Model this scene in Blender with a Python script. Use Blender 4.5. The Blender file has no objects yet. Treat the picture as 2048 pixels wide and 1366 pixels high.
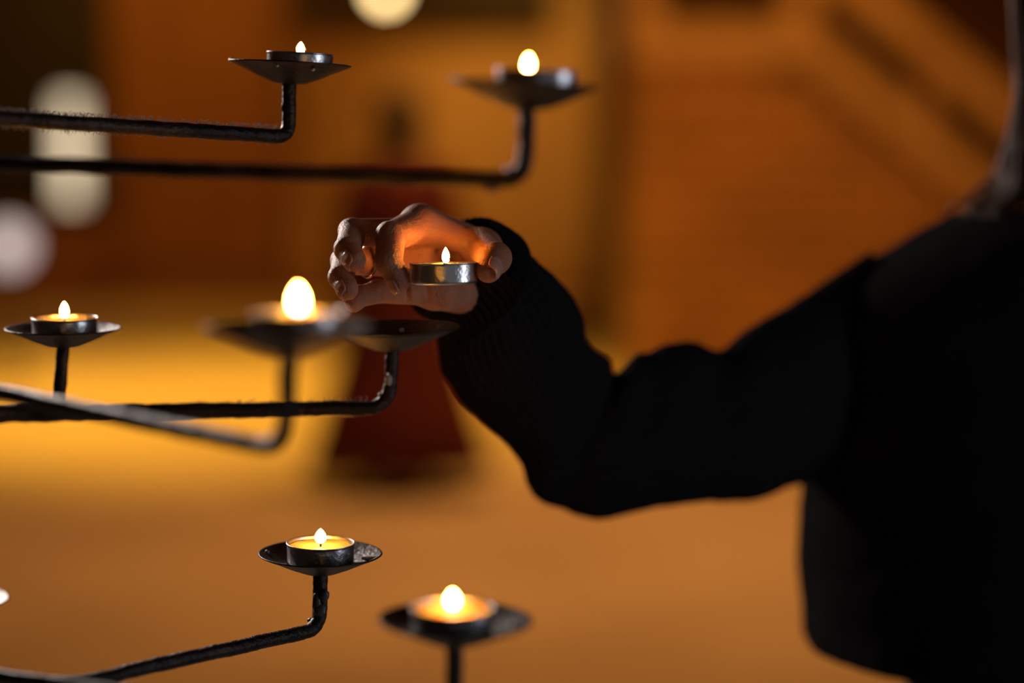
import bpy, bmesh, math, random
import numpy as np
from mathutils import Vector, Matrix, noise

random.seed(7)
C = bpy.context.scene.collection
PI = math.pi

# ------------------------------------------------------------------ camera, world, exposure, big lights
CAM_H = 1.5
FOC = 85.0 / 36.0 * 2048.0            # focal length in pixels
PITCH = math.atan((683 - 190) / FOC)
FOCUS = 1.35
cd = bpy.data.cameras.new('camera')
cam = bpy.data.objects.new('camera', cd); C.objects.link(cam)
cam.location = (0, 0, CAM_H)
cam.rotation_euler = (PI / 2 - PITCH, 0, 0)
cd.lens = 85; cd.sensor_width = 36; cd.sensor_fit = 'HORIZONTAL'
cd.clip_start = 0.05; cd.clip_end = 100
cd.dof.use_dof = True; cd.dof.focus_distance = FOCUS; cd.dof.aperture_fstop = 2.25
sc = bpy.context.scene
sc.camera = cam
sc.view_settings.view_transform = 'Standard'
sc.view_settings.look = 'None'
sc.view_settings.gamma = 1.0
sc.view_settings.use_curve_mapping = False
sc.view_settings.exposure = 0.0
sc.cycles.use_denoising = True
sc.cycles.max_bounces = 8
sc.cycles.sample_clamp_indirect = 4.0

w = bpy.data.worlds.new('world'); sc.world = w; w.use_nodes = True
w.node_tree.nodes['Background'].inputs[0].default_value = (0.9, 0.55, 0.3, 1)
w.node_tree.nodes['Background'].inputs[1].default_value = 0.012


def light(name, typ, loc, aim, power, col, size=0.5, spot=None, blend=1.0):
    d = bpy.data.lights.new(name, typ); d.energy = power; d.color = col
    if typ == 'AREA':
        if isinstance(size, tuple):
            d.shape = 'RECTANGLE'; d.size, d.size_y = size
        else:
            d.shape = 'DISK'; d.size = size
    else:
        d.shadow_soft_size = size
    if typ == 'SPOT':
        d.spot_size = math.radians(spot); d.spot_blend = blend
    o = bpy.data.objects.new(name, d); C.objects.link(o)
    o.location = loc
    o.rotation_euler = (Vector(aim) - Vector(loc)).to_track_quat('-Z', 'Y').to_euler()
    return o


AMBER = (1.0, 0.50, 0.045)
WARM = (1.0, 0.42, 0.10)
light('floor_lamp_pool', 'SPOT', (-2.1, 11.6, 5.4), (-1.6, 11.9, 0), 3000, AMBER, 0.2, 66)
light('floor_lamp_near', 'SPOT', (0.9, 8.3, 5.4), (0.3, 8.1, 0), 1150, WARM, 0.2, 72)
light('wall_lamp_right', 'SPOT', (1.0, 8.2, 4.6), (1.25, 12, 1.1), 620, (1.0, 0.42, 0.055), 0.2, 62)
light('wall_lamp_back', 'SPOT', (0.2, 15.2, 4.0), (-0.02, 17.5, 1.42), 520, (1.0, 0.56, 0.085), 0.2, 42)
light('wall_lamp_left', 'SPOT', (-2.4, 14.8, 4.6), (-2.4, 17.5, 1.0), 420, (1.0, 0.44, 0.04), 0.2, 80)
light('side_light', 'AREA', (1.75, 0.80, 1.36), (0, 1.3, 1.4), 6.0, (0.83, 0.88, 1.0), (0.36, 0.95))
light('front_light', 'AREA', (1.0, -1.4, 1.3), (0, 1.3, 1.4), 1.15, (0.90, 0.93, 1.0), 2.2)
light('back_light', 'AREA', (-1.25, 3.2, 2.05), (-0.1, 1.35, 1.43), 40.0, (1.0, 0.86, 0.78), 0.4)


def W(px, py, z):
    """the point seen at pixel px, py at depth z (metres along the view axis)"""
    x = (px - 1024) / FOC * z
    y = (683 - py) / FOC * z
    f = Vector((0, math.cos(PITCH), -math.sin(PITCH)))
    u = Vector((0, math.sin(PITCH), math.cos(PITCH)))
    return Vector((0, 0, CAM_H)) + Vector((1, 0, 0)) * x + u * y + f * z


# ------------------------------------------------------------------ materials
def mat(name, col, rough=0.6, metal=0.0, var=None, scale=8.0, bump=0.0, bscale=60.0, sss=0.0, sss_r=(1, .4, .2), sss_scale=0.004,
        spec=0.5, rand=0.0, coords='Object'):
    m = bpy.data.materials.new(name); m.use_nodes = True
    nt = m.node_tree; b = nt.nodes['Principled BSDF']
    b.inputs['Base Color'].default_value = (*col, 1)
    b.inputs['Roughness'].default_value = rough
    b.inputs['Metallic'].default_value = metal
    b.inputs['Specular IOR Level'].default_value = spec
    tc = nt.nodes.new('ShaderNodeTexCoord')
    last = None
    if var is not None:
        n = nt.nodes.new('ShaderNodeTexNoise'); n.inputs['Scale'].default_value = scale; n.inputs['Detail'].default_value = 6
        nt.links.new(tc.outputs[coords], n.inputs['Vector'])
        r = nt.nodes.new('ShaderNodeValToRGB')
        r.color_ramp.elements[0].position = 0.35; r.color_ramp.elements[1].position = 0.68
        r.color_ramp.elements[0].color = (*col, 1); r.color_ramp.elements[1].color = (*var, 1)
        nt.links.new(n.outputs['Fac'], r.inputs['Fac'])
        last = r.outputs['Color']
    if rand > 0:
        oi = nt.nodes.new('ShaderNodeObjectInfo')
        mr = nt.nodes.new('ShaderNodeMapRange')
        mr.inputs['To Min'].default_value = 1 - rand; mr.inputs['To Max'].default_value = 1 + rand
        nt.links.new(oi.outputs['Random'], mr.inputs['Value'])
        hs = nt.nodes.new('ShaderNodeHueSaturation')
        nt.links.new(mr.outputs['Result'], hs.inputs['Value'])
        if last is not None:
            nt.links.new(last, hs.inputs['Color'])
        else:
            hs.inputs['Color'].default_value = (*col, 1)
        last = hs.outputs['Color']
    if last is not None:
        nt.links.new(last, b.inputs['Base Color'])
    if bump > 0:
        n2 = nt.nodes.new('ShaderNodeTexNoise'); n2.inputs['Scale'].default_value = bscale; n2.inputs['Detail'].default_value = 5
        nt.links.new(tc.outputs[coords], n2.inputs['Vector'])
        bp = nt.nodes.new('ShaderNodeBump'); bp.inputs['Strength'].default_value = bump; bp.inputs['Distance'].default_value = 0.002
        nt.links.new(n2.outputs['Fac'], bp.inputs['Height'])
        nt.links.new(bp.outputs['Normal'], b.inputs['Normal'])
    if sss > 0:
        b.inputs['Subsurface Weight'].default_value = sss
        b.inputs['Subsurface Radius'].default_value = sss_r
        b.inputs['Subsurface Scale'].default_value = sss_scale
    return m


def emis(name, col, strength):
    m = bpy.data.materials.new(name); m.use_nodes = True
    nt = m.node_tree; nt.nodes.clear()
    o = nt.nodes.new('ShaderNodeOutputMaterial'); e = nt.nodes.new('ShaderNodeEmission')
    e.inputs[0].default_value = (*col, 1); e.inputs[1].default_value = strength
    nt.links.new(e.outputs[0], o.inputs[0])
    return m


M = {}
M['iron'] = mat('blackened_iron', (0.016, 0.014, 0.014), 0.42, 0.75, (0.05, 0.038, 0.03), 45, 0.6, 420)
M['dish'] = mat('dark_dish_iron', (0.022, 0.019, 0.018), 0.45, 0.8, (0.06, 0.045, 0.036), 60, 0.4, 300)
M['alu'] = mat('pressed_aluminium', (0.80, 0.81, 0.84), 0.30, 1.0, (0.68, 0.68, 0.7), 90, 0.25, 260)
M['wax'] = mat('candle_wax', (0.62, 0.43, 0.17), 0.30, 0, None, sss=1.0, sss_r=(1.0, 0.55, 0.2), sss_scale=0.010)
M['drip_dark'] = mat('sooty_wax', (0.045, 0.04, 0.04), 0.4, 0.2, (0.12, 0.11, 0.11), 150, 0.3, 300)
M['drip'] = mat('old_wax', (0.55, 0.50, 0.47), 0.4, 0, (0.4, 0.36, 0.33), 200, 0.3, 300)
M['wick'] = mat('charred_wick', (0.03, 0.022, 0.018), 0.9)
M['skin'] = mat('skin', (0.47, 0.215, 0.125), 0.43, 0, (0.38, 0.165, 0.09), 70, 0.6, 900, sss=0.55, sss_r=(1.0, 0.30, 0.14),
                sss_scale=0.0055, spec=0.45)
M['nail'] = mat('fingernail', (0.56, 0.30, 0.22), 0.20, 0, None, sss=0.3, sss_r=(1, .35, .2), sss_scale=0.002, spec=0.6)
M['wool'] = mat('black_wool', (0.011, 0.011, 0.012), 0.95, 0, (0.017, 0.016, 0.017), 240, 0.8, 700, spec=0.0)
M['fuzz'] = mat('wool_fuzz', (0.035, 0.03, 0.028), 0.9, spec=0.1)
M['lint'] = mat('grey_lint', (0.36, 0.30, 0.28), 0.9, spec=0.1)
M['hair'] = mat('brown_hair', (0.10, 0.05, 0.028), 0.5, 0, (0.18, 0.10, 0.06), 30)
M['gold'] = mat('gold_ring', (0.85, 0.6, 0.3), 0.18, 1.0)
M['trousers'] = mat('dark_trousers', (0.012, 0.012, 0.016), 0.9, 0, (0.018, 0.018, 0.02), 90, 0.3, 300)
M['boot'] = mat('black_leather', (0.012, 0.01, 0.01), 0.45)
M['red'] = mat('dark_red_cloth', (0.10, 0.004, 0.002), 0.9, 0, (0.06, 0.0025, 0.0015), 6, 0.2, 60)
M['dark_hair'] = mat('dark_hair', (0.018, 0.010, 0.007), 0.6, 0, (0.03, 0.016, 0.01), 20)
M['dark_cloth'] = mat('dark_cloth', (0.02, 0.012, 0.01), 0.9)
M['floor'] = mat('worn_stone_floor', (0.50, 0.40, 0.29), 0.62, 0, (0.40, 0.31, 0.22), 1.2, 0.2, 12, spec=0.35)
M['plaster'] = mat('ochre_plaster', (0.40, 0.22, 0.11), 0.9, 0, (0.30, 0.155, 0.075), 0.9, 0.4, 14)
M['mortar'] = mat('dark_mortar', (0.20, 0.105, 0.055), 0.95, 0, (0.15, 0.08, 0.04), 5, 0.4, 40)
M['brick'] = mat('sandy_brick', (0.44, 0.215, 0.095), 0.85, 0, (0.34, 0.15, 0.06), 3.5, 0.5, 30, rand=0.22)
M['stone'] = mat('pale_coping_stone', (0.56, 0.33, 0.17), 0.8, 0, (0.45, 0.25, 0.125), 2.5, 0.4, 20)
M['wood'] = mat('dark_oak', (0.014, 0.007, 0.004), 0.7, 0, (0.009, 0.005, 0.003), 3, 0.3, 20)
M['panel'] = mat('brown_timber', (0.26, 0.10, 0.03), 0.65, 0, (0.19, 0.07, 0.02), 2.0, 0.3, 16)
M['black'] = mat('black_metal', (0.015, 0.013, 0.012), 0.5, 0.6)
M['glow'] = emis('lamp_glass', (1.0, 0.68, 0.28), 9.0)
M['pane'] = emis('glowing_pane', (1.0, 0.78, 0.50), 1.35)  # glow of an unidentified bright shape
M['globe'] = emis('dim_globe', (1.0, 0.80, 0.74), 1.0)  # glow put in to keep an unidentified pale shape neutral grey


def flame_mat():
    m = bpy.data.materials.new('candle_flame'); m.use_nodes = True
    nt = m.node_tree; nt.nodes.clear()
    o = nt.nodes.new('ShaderNodeOutputMaterial'); e = nt.nodes.new('ShaderNodeEmission')
    tc = nt.nodes.new('ShaderNodeTexCoord'); sx = nt.nodes.new('ShaderNodeSeparateXYZ')
    nt.links.new(tc.outputs['Generated'], sx.inputs[0])
    cr = nt.nodes.new('ShaderNodeValToRGB'); els = cr.color_ramp.elements
    els[0].position = 0.0; els[0].color = (0.45, 0.22, 0.30, 1)
    els[1].position = 0.35; els[1].color = (1, 0.38, 0.045, 1)
    a = els.new(1.0); a.color = (1, 0.36, 0.04, 1)
    nt.links.new(sx.outputs['Z'], cr.inputs['Fac'])
    st = nt.nodes.new('ShaderNodeMapRange')
    st.inputs['From Min'].default_value = 0.05; st.inputs['From Max'].default_value = 0.5
    st.inputs['To Min'].default_value = 1.5; st.inputs['To Max'].default_value = FLAME
    nt.links.new(sx.outputs['Z'], st.inputs['Value'])
    nt.links.new(cr.outputs['Color'], e.inputs[0]); nt.links.new(st.outputs['Result'], e.inputs[1])
    nt.links.new(e.outputs[0], o.inputs[0])
    return m


FLAME = 320.0
M['flame'] = flame_mat()


# ------------------------------------------------------------------ helpers
def obj(name, me_or_bm, m, parent=None, smooth=True):
    if isinstance(me_or_bm, bmesh.types.BMesh):
        me = bpy.data.meshes.new(name); me_or_bm.to_mesh(me); me_or_bm.free()
    else:
        me = me_or_bm
    if m is not None and not me.materials:
        me.materials.append(m)
    if smooth:
        me.polygons.foreach_set('use_smooth', [True] * len(me.polygons))
    o = bpy.data.objects.new(name, me); C.objects.link(o)
    if parent is not None:
        o.parent = parent
    return o


def thing(name, label, cat, loc=(0, 0, 0), group=None):
    o = bpy.data.objects.new(name, None); C.objects.link(o); o.location = loc
    o.empty_display_size = 0.05
    o['label'] = label; o['category'] = cat
    if group: o['group'] = group
    return o


def struct(name, bm, m, parent=None, smooth=False):
    o = obj(name, bm, m, parent, smooth)
    if parent is None: o['kind'] = 'structure'
    return o


def box(bm, lo, hi, mtx=None):
    r = bmesh.ops.create_cube(bm, size=1)
    for v in r['verts']:
        v.co = Vector((lo[i] + (v.co[i] + .5) * (hi[i] - lo[i]) for i in range(3)))
        if mtx: v.co = mtx @ v.co
    return r['verts']


def grid_mesh(name, rows, closed=True, cap0=False, cap1=False):
    """rows: list of equal-length point rings"""
    n = len(rows[0]); vs = [tuple(p) for r in rows for p in r]; fs = []
    for i in range(len(rows) - 1):
        for j in range(n if closed else n - 1):
            k = (j + 1) % n
            fs.append((i * n + j, i * n + k, (i + 1) * n + k, (i + 1) * n + j))
    if cap0: fs.append(tuple(range(n - 1, -1, -1)))
    if cap1: fs.append(tuple(range((len(rows) - 1) * n, len(rows) * n)))
    me = bpy.data.meshes.new(name); me.from_pydata(vs, [], fs); me.update()
    return me


def lathe(profile, n=64, wob=0.0, seed=0):
    rows = []
    for i, (r, z) in enumerate(profile):
        row = []
        for j in range(n):
            a = 2 * PI * j / n
            rr = r
            zz = z
            if wob:
                q = noise.noise(Vector((math.cos(a) * 1.7 + seed, math.sin(a) * 1.7, z * 60)))
                rr = r * (1 + wob * q); zz = z + wob * 0.02 * q * (1 if r > 0.01 else 0)
            row.append((rr * math.cos(a), rr * math.sin(a), zz))
        rows.append(row)
    return grid_mesh('lathe', rows)


def smooth_path(pts, sub=8):
    """Catmull-Rom through the points"""
    P = [Vector(p) for p in pts]; out = []
    for i in range(len(P) - 1):
        p0 = P[max(i - 1, 0)]; p1 = P[i]; p2 = P[i + 1]; p3 = P[min(i + 2, len(P) - 1)]
        for s in range(sub):
            t = s / sub
            out.append(0.5 * ((2 * p1) + (p2 - p0) * t + (2 * p0 - 5 * p1 + 4 * p2 - p3) * t * t + (3 * p1 - p0 - 3 * p2 + p3) * t ** 3))
    out.append(P[-1])
    return out


def tube_mesh(pts, rad, n=16, wob=0.0, seed=0.0):
    rows = []; up = None
    for i, p in enumerate(pts):
        t = (pts[min(i + 1, len(pts) - 1)] - pts[max(i - 1, 0)]).normalized()
        if up is None:
            up = t.orthogonal().normalized()
        up = (up - t * up.dot(t)).normalized(); b = t.cross(up)
        r = rad(i / (len(pts) - 1)) if callable(rad) else rad
        row = []
        for j in range(n):
            a = 2 * PI * j / n
            q = p + (up * math.cos(a) + b * math.sin(a)) * r
            if wob:
                q = p + (q - p) * (1 + wob * noise.noise(q * 110 + Vector((seed, 0, 0))) + wob * .5 * noise.noise(q * 420))
            row.append(q)
        rows.append(row)
    return grid_mesh('tube', rows, cap0=True, cap1=True)


def join_meshes(meshes):
    bm = bmesh.new()
    for me in meshes:
        bm.from_mesh(me)
        bpy.data.meshes.remove(me)
    me = bpy.data.meshes.new('joined'); bm.to_mesh(me); bm.free()
    return me


def blob_mesh(center, sx, sy, sz, seed=0, n=2, rough=0.25):
    bm = bmesh.new(); bmesh.ops.create_icosphere(bm, subdivisions=n, radius=1)
    for v in bm.verts:
        q = v.co * (1 + rough * noise.noise(v.co * 1.6 + Vector((seed, seed * 2, 0))))
        v.co = Vector((q.x * sx, q.y * sy, q.z * sz)) + Vector(center)
    me = bpy.data.meshes.new('blob'); bm.to_mesh(me); bm.free()
    return me


# ---- signed distance modelling of bodies
class Field:
    def __init__(self, lo, hi, h):
        self.lo = np.array(lo, np.float32); self.h = h
        self.n = np.ceil((np.array(hi) - np.array(lo)) / h).astype(int) + 1
        self.ax = [(self.lo[i] + h * np.arange(self.n[i])).astype(np.float32) for i in range(3)]

    def new(self):
        return np.full(self.n, 1e3, np.float32)

    def cone(self, F, a, b, ra, rb, k=2.0, flat=None, margin=14.0):
        """smooth-unite a tapered capsule into F"""
        a = np.array(a, np.float32); b = np.array(b, np.float32)
        m = max(ra, rb) + max(margin, k * 2)
        sl = []
        for i in range(3):
            l = min(a[i], b[i]) - m; u = max(a[i], b[i]) + m
            s = int(max(0, math.floor((l - self.lo[i]) / self.h))); e = int(min(self.n[i], math.ceil((u - self.lo[i]) / self.h) + 1))
            if e <= s: return
            sl.append(slice(s, e))
        X, Y, Z = np.meshgrid(self.ax[0][sl[0]], self.ax[1][sl[1]], self.ax[2][sl[2]], indexing='ij', sparse=True)
        ab = b - a; L2 = float((ab * ab).sum()) + 1e-9
        t = np.clip(((X - a[0]) * ab[0] + (Y - a[1]) * ab[1] + (Z - a[2]) * ab[2]) / L2, 0, 1)
        dx = X - a[0] - t * ab[0]; dy = Y - a[1] - t * ab[1]; dz = Z - a[2] - t * ab[2]
        if flat is not None:
            nrm, f = flat
            dn = dx * nrm[0] + dy * nrm[1] + dz * nrm[2]
            d = np.sqrt(np.maximum(dx * dx + dy * dy + dz * dz + dn * dn * (f * f - 1), 0))
        else:
            d = np.sqrt(dx * dx + dy * dy + dz * dz)
        d = d - (ra + (rb - ra) * t)
        s = tuple(sl)
        F[s] = smin(F[s], d, k)

    def carve(self, F, a, b, r, k=1.0):
        G = self.new(); self.cone(G, a, b, r, r, 0.01, margin=4 + 3 * k)
        np.copyto(F, -smin(-F, G, k))


def smin(a, b, k):
    h = np.maximum(k - np.abs(a - b), 0) / k
    return np.minimum(a, b) - h * h * k * 0.25


def surface(field, F):
    """naive surface nets -> vertices, quads"""
    S = F < 0
    n = F.shape
    corners = [(i, j, k) for i in (0, 1) for j in (0, 1) for k in (0, 1)]
    cnt = np.zeros((n[0] - 1, n[1] - 1, n[2] - 1), np.int8)
    for c in corners:
        cnt += S[c[0]:n[0] - 1 + c[0], c[1]:n[1] - 1 + c[1], c[2]:n[2] - 1 + c[2]]
    act = (cnt > 0) & (cnt < 8)
    idx = np.argwhere(act)
    ids = np.full(act.shape, -1, np.int64); ids[act] = np.arange(len(idx))
    acc = np.zeros((len(idx), 3)); num = np.zeros(len(idx))
    for a in corners:
        for d in range(3):
            if a[d]: continue
            b = list(a); b[d] = 1
            fa = F[idx[:, 0] + a[0], idx[:, 1] + a[1], idx[:, 2] + a[2]]
            fb = F[idx[:, 0] + b[0], idx[:, 1] + b[1], idx[:, 2] + b[2]]
            m = (fa < 0) != (fb < 0)
            t = np.where(m, fa / np.where(m, fa - fb, 1), 0)
            p = np.tile(np.array(a, float), (len(idx), 1)); p[:, d] += t
            acc[m] += p[m]; num[m] += 1
    V = (idx + acc / num[:, None]) * field.h + field.lo
    Q = []
    for d in range(3):
        e1, e2 = [(1, 2), (2, 0), (0, 1)][d]
        A = [slice(None)] * 3; B = [slice(None)] * 3
        A[d] = slice(0, n[d] - 1); B[d] = slice(1, n[d])
        ch = S[tuple(A)] != S[tuple(B)]
        e = np.argwhere(ch)
        ok = (e[:, e1] > 0) & (e[:, e2] > 0) & (e[:, e1] < n[e1] - 1) & (e[:, e2] < n[e2] - 1)
        e = e[ok]
        flip = S[e[:, 0], e[:, 1], e[:, 2]]
        q = []
        for (o1, o2) in ((-1, -1), (0, -1), (0, 0), (-1, 0)):
            c = e.copy(); c[:, e1] += o1; c[:, e2] += o2
            q.append(ids[c[:, 0], c[:, 1], c[:, 2]])
        q = np.stack(q, 1)
        q[~flip] = q[~flip][:, ::-1]
        Q.append(q)
    return V, np.concatenate(Q)


def mesh_np(name, V, Q):
    me = bpy.data.meshes.new(name)
    me.vertices.add(len(V)); me.vertices.foreach_set('co', np.asarray(V, np.float32).ravel())
    me.loops.add(len(Q) * 4); me.loops.foreach_set('vertex_index', Q.astype(np.int32).ravel())
    me.polygons.add(len(Q)); me.polygons.foreach_set('loop_start', np.arange(0, len(Q) * 4, 4, dtype=np.int32))
    me.update(calc_edges=True); me.validate()
    return me


# ------------------------------------------------------------------ the room
bm = bmesh.new(); box(bm, (-9, -3, -0.12), (9, 20, 0)); struct('floor', bm, M['floor'])
bm = bmesh.new(); box(bm, (-9, 17.5, 0), (0.62, 17.9, 6)); wall_back = struct('wall_back', bm, M['plaster'])
bm = bmesh.new(); box(bm, (-9.3, -3, 0), (-9, 20, 6)); struct('wall_left', bm, M['plaster'])
bm = bmesh.new(); box(bm, (-9.3, -3, 6), (9.3, 20, 6.2)); struct('ceiling', bm, M['plaster'])
bm = bmesh.new(); box(bm, (9, -3, 0), (9.3, 20, 6)); struct('wall_far_right', bm, M['plaster'])

# timber panelling left of the red figure, its boards proud of the wall
px0, px1 = -2.86, -1.62
bm = bmesh.new(); box(bm, (px0, 17.36, 0), (px1, 17.5, 6)); trim = struct('trim_1', bm, M['panel'])
bm = bmesh.new(); box(bm, (0, 17.32, 0.25), (0.27, 17.37, 5.8)); board0 = None
for k in range(4):
    b2 = bm.copy(); bmesh.ops.translate(b2, verts=b2.verts, vec=(px0 + .03 + k * .305, 0, 0))
    obj('panel', b2, M['panel'], trim, False)
bm.free()
bm = bmesh.new(); box(bm, (-9, 17.44, 0), (px0, 17.5, .22)); box(bm, (px1, 17.44, 0), (0.6, 17.5, .16)); struct('baseboard_back', bm, M['panel'])

# dark doorway with two leaves at the left
bm = bmesh.new(); box(bm, (-5.0, 17.38, 0.62), (-2.87, 17.5, 4.6)); door = struct('door_1', bm, M['wood'])
for x in (-4.95, -3.92):
    bm = bmesh.new(); box(bm, (x, 17.33, .7), (x + 1.0, 17.39, 4.5)); obj('door_leaf', bm, M['wood'], door, False)
    for z0, z1 in ((.85, 2.2), (2.4, 4.3)):
        bm = bmesh.new(); box(bm, (x + .15, 17.315, z0), (x + .85, 17.335, z1)); obj('panel', bm, M['wood'], door, False)
bm = bmesh.new(); box(bm, (-5.2, 17.0, 0), (-2.87, 17.5, .3)); box(bm, (-5.1, 17.2, .3), (-2.87, 17.5, .62)); struct('trim_2', bm, M['panel'])

bm = bmesh.new(); box(bm, (-1.60, 17.25, 2.12), (0.3, 17.5, 2.75)); struct('added_dark_beam', bm, M['wood'])  # beam added to darken the top of the back wall

# unidentified bright shape in the doorway, built as a glowing framed pane
c = W(142, 300, 17.2)
tall_glow = bpy.data.objects.new('bright_shape_1', None); C.objects.link(tall_glow); tall_glow.location = c; tall_glow['kind'] = 'structure'
bm = bmesh.new(); box(bm, (-.085, 0, -.36), (.085, .03, .36)); bmesh.ops.scale(bm, vec=(1, 1, 1), verts=bm.verts)
obj('pane', bm, M['pane'], tall_glow, False)
for x in (-.125, .085):
    bm = bmesh.new(); box(bm, (x, -.02, -.41), (x + .04, .06, .41)); obj('frame_side', bm, M['wood'], tall_glow, False)
for z in (-.41, .36):
    bm = bmesh.new(); box(bm, (-.085, -.02, z), (.085, .06, z + .05)); obj('frame_rail', bm, M['wood'], tall_glow, False)

# brick stair block on the right: bricks proud of a mortar core
BX, BY = 0.60, 12.0
BTOP = W(1400, 122, BY).z
sl0 = W(1600, 112, BY); sl1 = W(1985, 430, BY)
slope = (sl1.z - sl0.z) / (sl1.x - sl0.x)


def top_at(x):
    return BTOP if x < sl0.x else max(0.35, BTOP + slope * (x - sl0.x))


def prism(bm, poly, y0, y1):
    f = [bm.verts.new((x, y0, z)) for x, z in poly]; g = [bm.verts.new((x, y1, z)) for x, z in poly]
    bm.faces.new(f[::-1]); bm.faces.new(g)
    for i in range(len(poly)):
        j = (i + 1) % len(poly); bm.faces.new((f[i], f[j], g[j], g[i]))
    bmesh.ops.recalc_face_normals(bm, faces=bm.faces)


XR = 4.6
xe = sl0.x + (0.35 - BTOP) / slope
bm = bmesh.new(); prism(bm, [(BX, 0), (XR, 0), (XR, .35), (xe, .35), (sl0.x, BTOP), (BX, BTOP)], BY, BY + .32); box(bm, (BX, BY + .3, 0), (BX + .3, 17.6, BTOP))
wall_r = struct('wall_right', bm, M['mortar'])
bm0 = bmesh.new(); box(bm0, (-.5, 0, 0), (.5, 1, 1))
bmesh.ops.bevel(bm0, geom=[e for e in bm0.edges], offset=.04, segments=1, affect='EDGES')
brick_me = bpy.data.meshes.new('brick'); bm0.to_mesh(brick_me); bm0.free(); brick_me.materials.append(M['brick'])
CH, CW = 0.113, 0.33
nb = 0
for r in range(0, int(BTOP / CH) + 1):
    z0 = r * CH
    x = BX - (CW / 2 if r % 2 else 0)
    while x < 3.6:
        xa, xb = max(x, BX), x + CW - .014
        zt = z0 + CH - .014
        lim = min(top_at(xb), BTOP)
        if zt > lim: zt = lim
        if xb - xa > .04 and zt - z0 > .03:
            o = bpy.data.objects.new('brick', brick_me); C.objects.link(o); o.parent = wall_r
            d = .012 + random.random() * .012
            o.location = ((xa + xb) / 2, BY - d, z0); o.scale = (xb - xa, d + .03, zt - z0); nb += 1
        x += CW
# dark wall behind the railing
bm = bmesh.new(); box(bm, (BX + .3, 15.2, 0), (9, 15.6, 6)); struct('wall_stair', bm, M['panel'])

# stair railing: stone rails, posts and dark gaps between balusters
rail = thing('stair_railing', 'stone stair railing descending to the right along the brick wall', 'railing', (sl0.x, BY, BTOP))


def rprism(name, poly, y0, y1, m=None):
    bm = bmesh.new(); prism(bm, [(x - sl0.x, z - BTOP) for x, z in poly], y0 - BY, y1 - BY)
    return obj(name, bm, m or M['stone'], rail, False)


def pz(px, py): q = W(px, py, BY); return (q.x, q.z)


rprism('bottom_rail', [(BX - .03, BTOP), (sl0.x, BTOP), pz(1612, 48), (BX - .03, pz(1300, 52)[1])], BY - .09, BY + .3)
e = pz(2100, 526); e2 = pz(2100, 456)
rprism('stringer', [(sl0.x, BTOP), e, e2, pz(1612, 48)], BY - .09, BY + .3)
rprism('handrail', [pz(1630, -40), pz(2100, 338), pz(2100, 268), pz(1660, -108)], BY - .05, BY + .25)
rprism('handrail', [pz(1245, -105), pz(1630, -105), pz(1660, -175), pz(1245, -175)], BY - .05, BY + .25)
rprism('post', [pz(1568, 50), pz(1624, 52), pz(1624, -107), pz(1568, -107)], BY - .04, BY + .24)
rprism('post', [pz(1255, 52), pz(1312, 52), pz(1312, -107), pz(1255, -107)], BY - .04, BY + .24)
for px in range(1360, 1560, 50):
    rprism('baluster', [pz(px - 5, 52), pz(px + 5, 52), pz(px + 5, -107), pz(px - 5, -107)], BY + .08, BY + .13, M['wood'])
for i in range(9):
    px = 1672 + i * 45
    yb = 48 + (px - 1612) * (456 - 48) / (2100 - 1612); yt = -40 + (px - 1630) * (378 / 470.)
    m_ = M['stone'] if i in (4,) else M['wood']
    hw = 13 if i in (4,) else 6
    rprism('baluster', [pz(px - hw, yb), pz(px + hw, yb + 8), pz(px + hw, yt), pz(px - hw, yt - 8)], BY + .06, BY + .14, m_)

# pendant lamp high in the background
c = W(772, -20, 14.0)
pl = thing('pendant_lamp', 'glowing round pendant lamp hanging in the background near the top edge', 'lamp', c)
bm = bmesh.new(); bmesh.ops.create_uvsphere(bm, u_segments=24, v_segments=16, radius=.062); obj('globe', bm, M['glow'], pl)
obj('cap', lathe([(0.0005, .085), (.025, .083), (.035, .06), (.036, .05), (.0005, .05)], 20), M['black'], pl)
obj('cord', tube_mesh([Vector((0, 0, .08)), Vector((0, 0, (6 - c.z) / 2)), Vector((0, 0, 6.0 - c.z))], .005, 8), M['black'], pl)

# glowing globe added for an unidentified pale grey shape at the left edge
c = W(18, 492, 12.5)
gl = thing('glow_globe', 'unidentified pale shape at the left edge, built as a glowing globe on a short dark post', 'lamp', (c.x, c.y, 0))
bm = bmesh.new(); bmesh.ops.create_uvsphere(bm, u_segments=24, v_segments=16, radius=.105)
bmesh.ops.translate(bm, verts=bm.verts, vec=(0, 0, c.z)); obj('globe', bm, M['globe'], gl)
obj('post', tube_mesh([Vector((0, 0, .03)), Vector((0, 0, .3)), Vector((0, 0, c.z - .1))], .018, 10), M['wood'], gl)
obj('base', lathe([(.0005, 0), (.12, 0), (.12, .015), (.03, .035), (.0005, .035)], 24), M['wood'], gl)

# ------------------------------------------------------------------ the candle stand
POLE = W(-190, 700, 1.22)
stand = thing('candle_stand', 'black wrought iron candle stand with bent arms carrying shallow drip dishes', 'candle stand', (POLE.x, POLE.y, 0))
S0 = Vector((POLE.x, POLE.y, 0))


def part(name, me, m, parent=stand):
    return obj(name, me, m, parent)


def shift(me, v):
    me.transform(Matrix.Translation(-Vector(v))); return me


part('pole', tube_mesh([Vector((0, 0, .02)), Vector((0, 0, .6)), Vector((0, 0, 1.2)), Vector((0, 0, 1.78))], .011, 20), M['iron'])
part('finial', lathe([(.0005, 1.84), (.012, 1.825), (.016, 1.81), (.008, 1.79), (.012, 1.78), (.0005, 1.775)], 24), M['iron'])
part('base', lathe([(.0005, .03), (.03, .03), (.12, .016), (.17, .012), (.17, 0), (.0005, 0)], 48), M['iron'])

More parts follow.
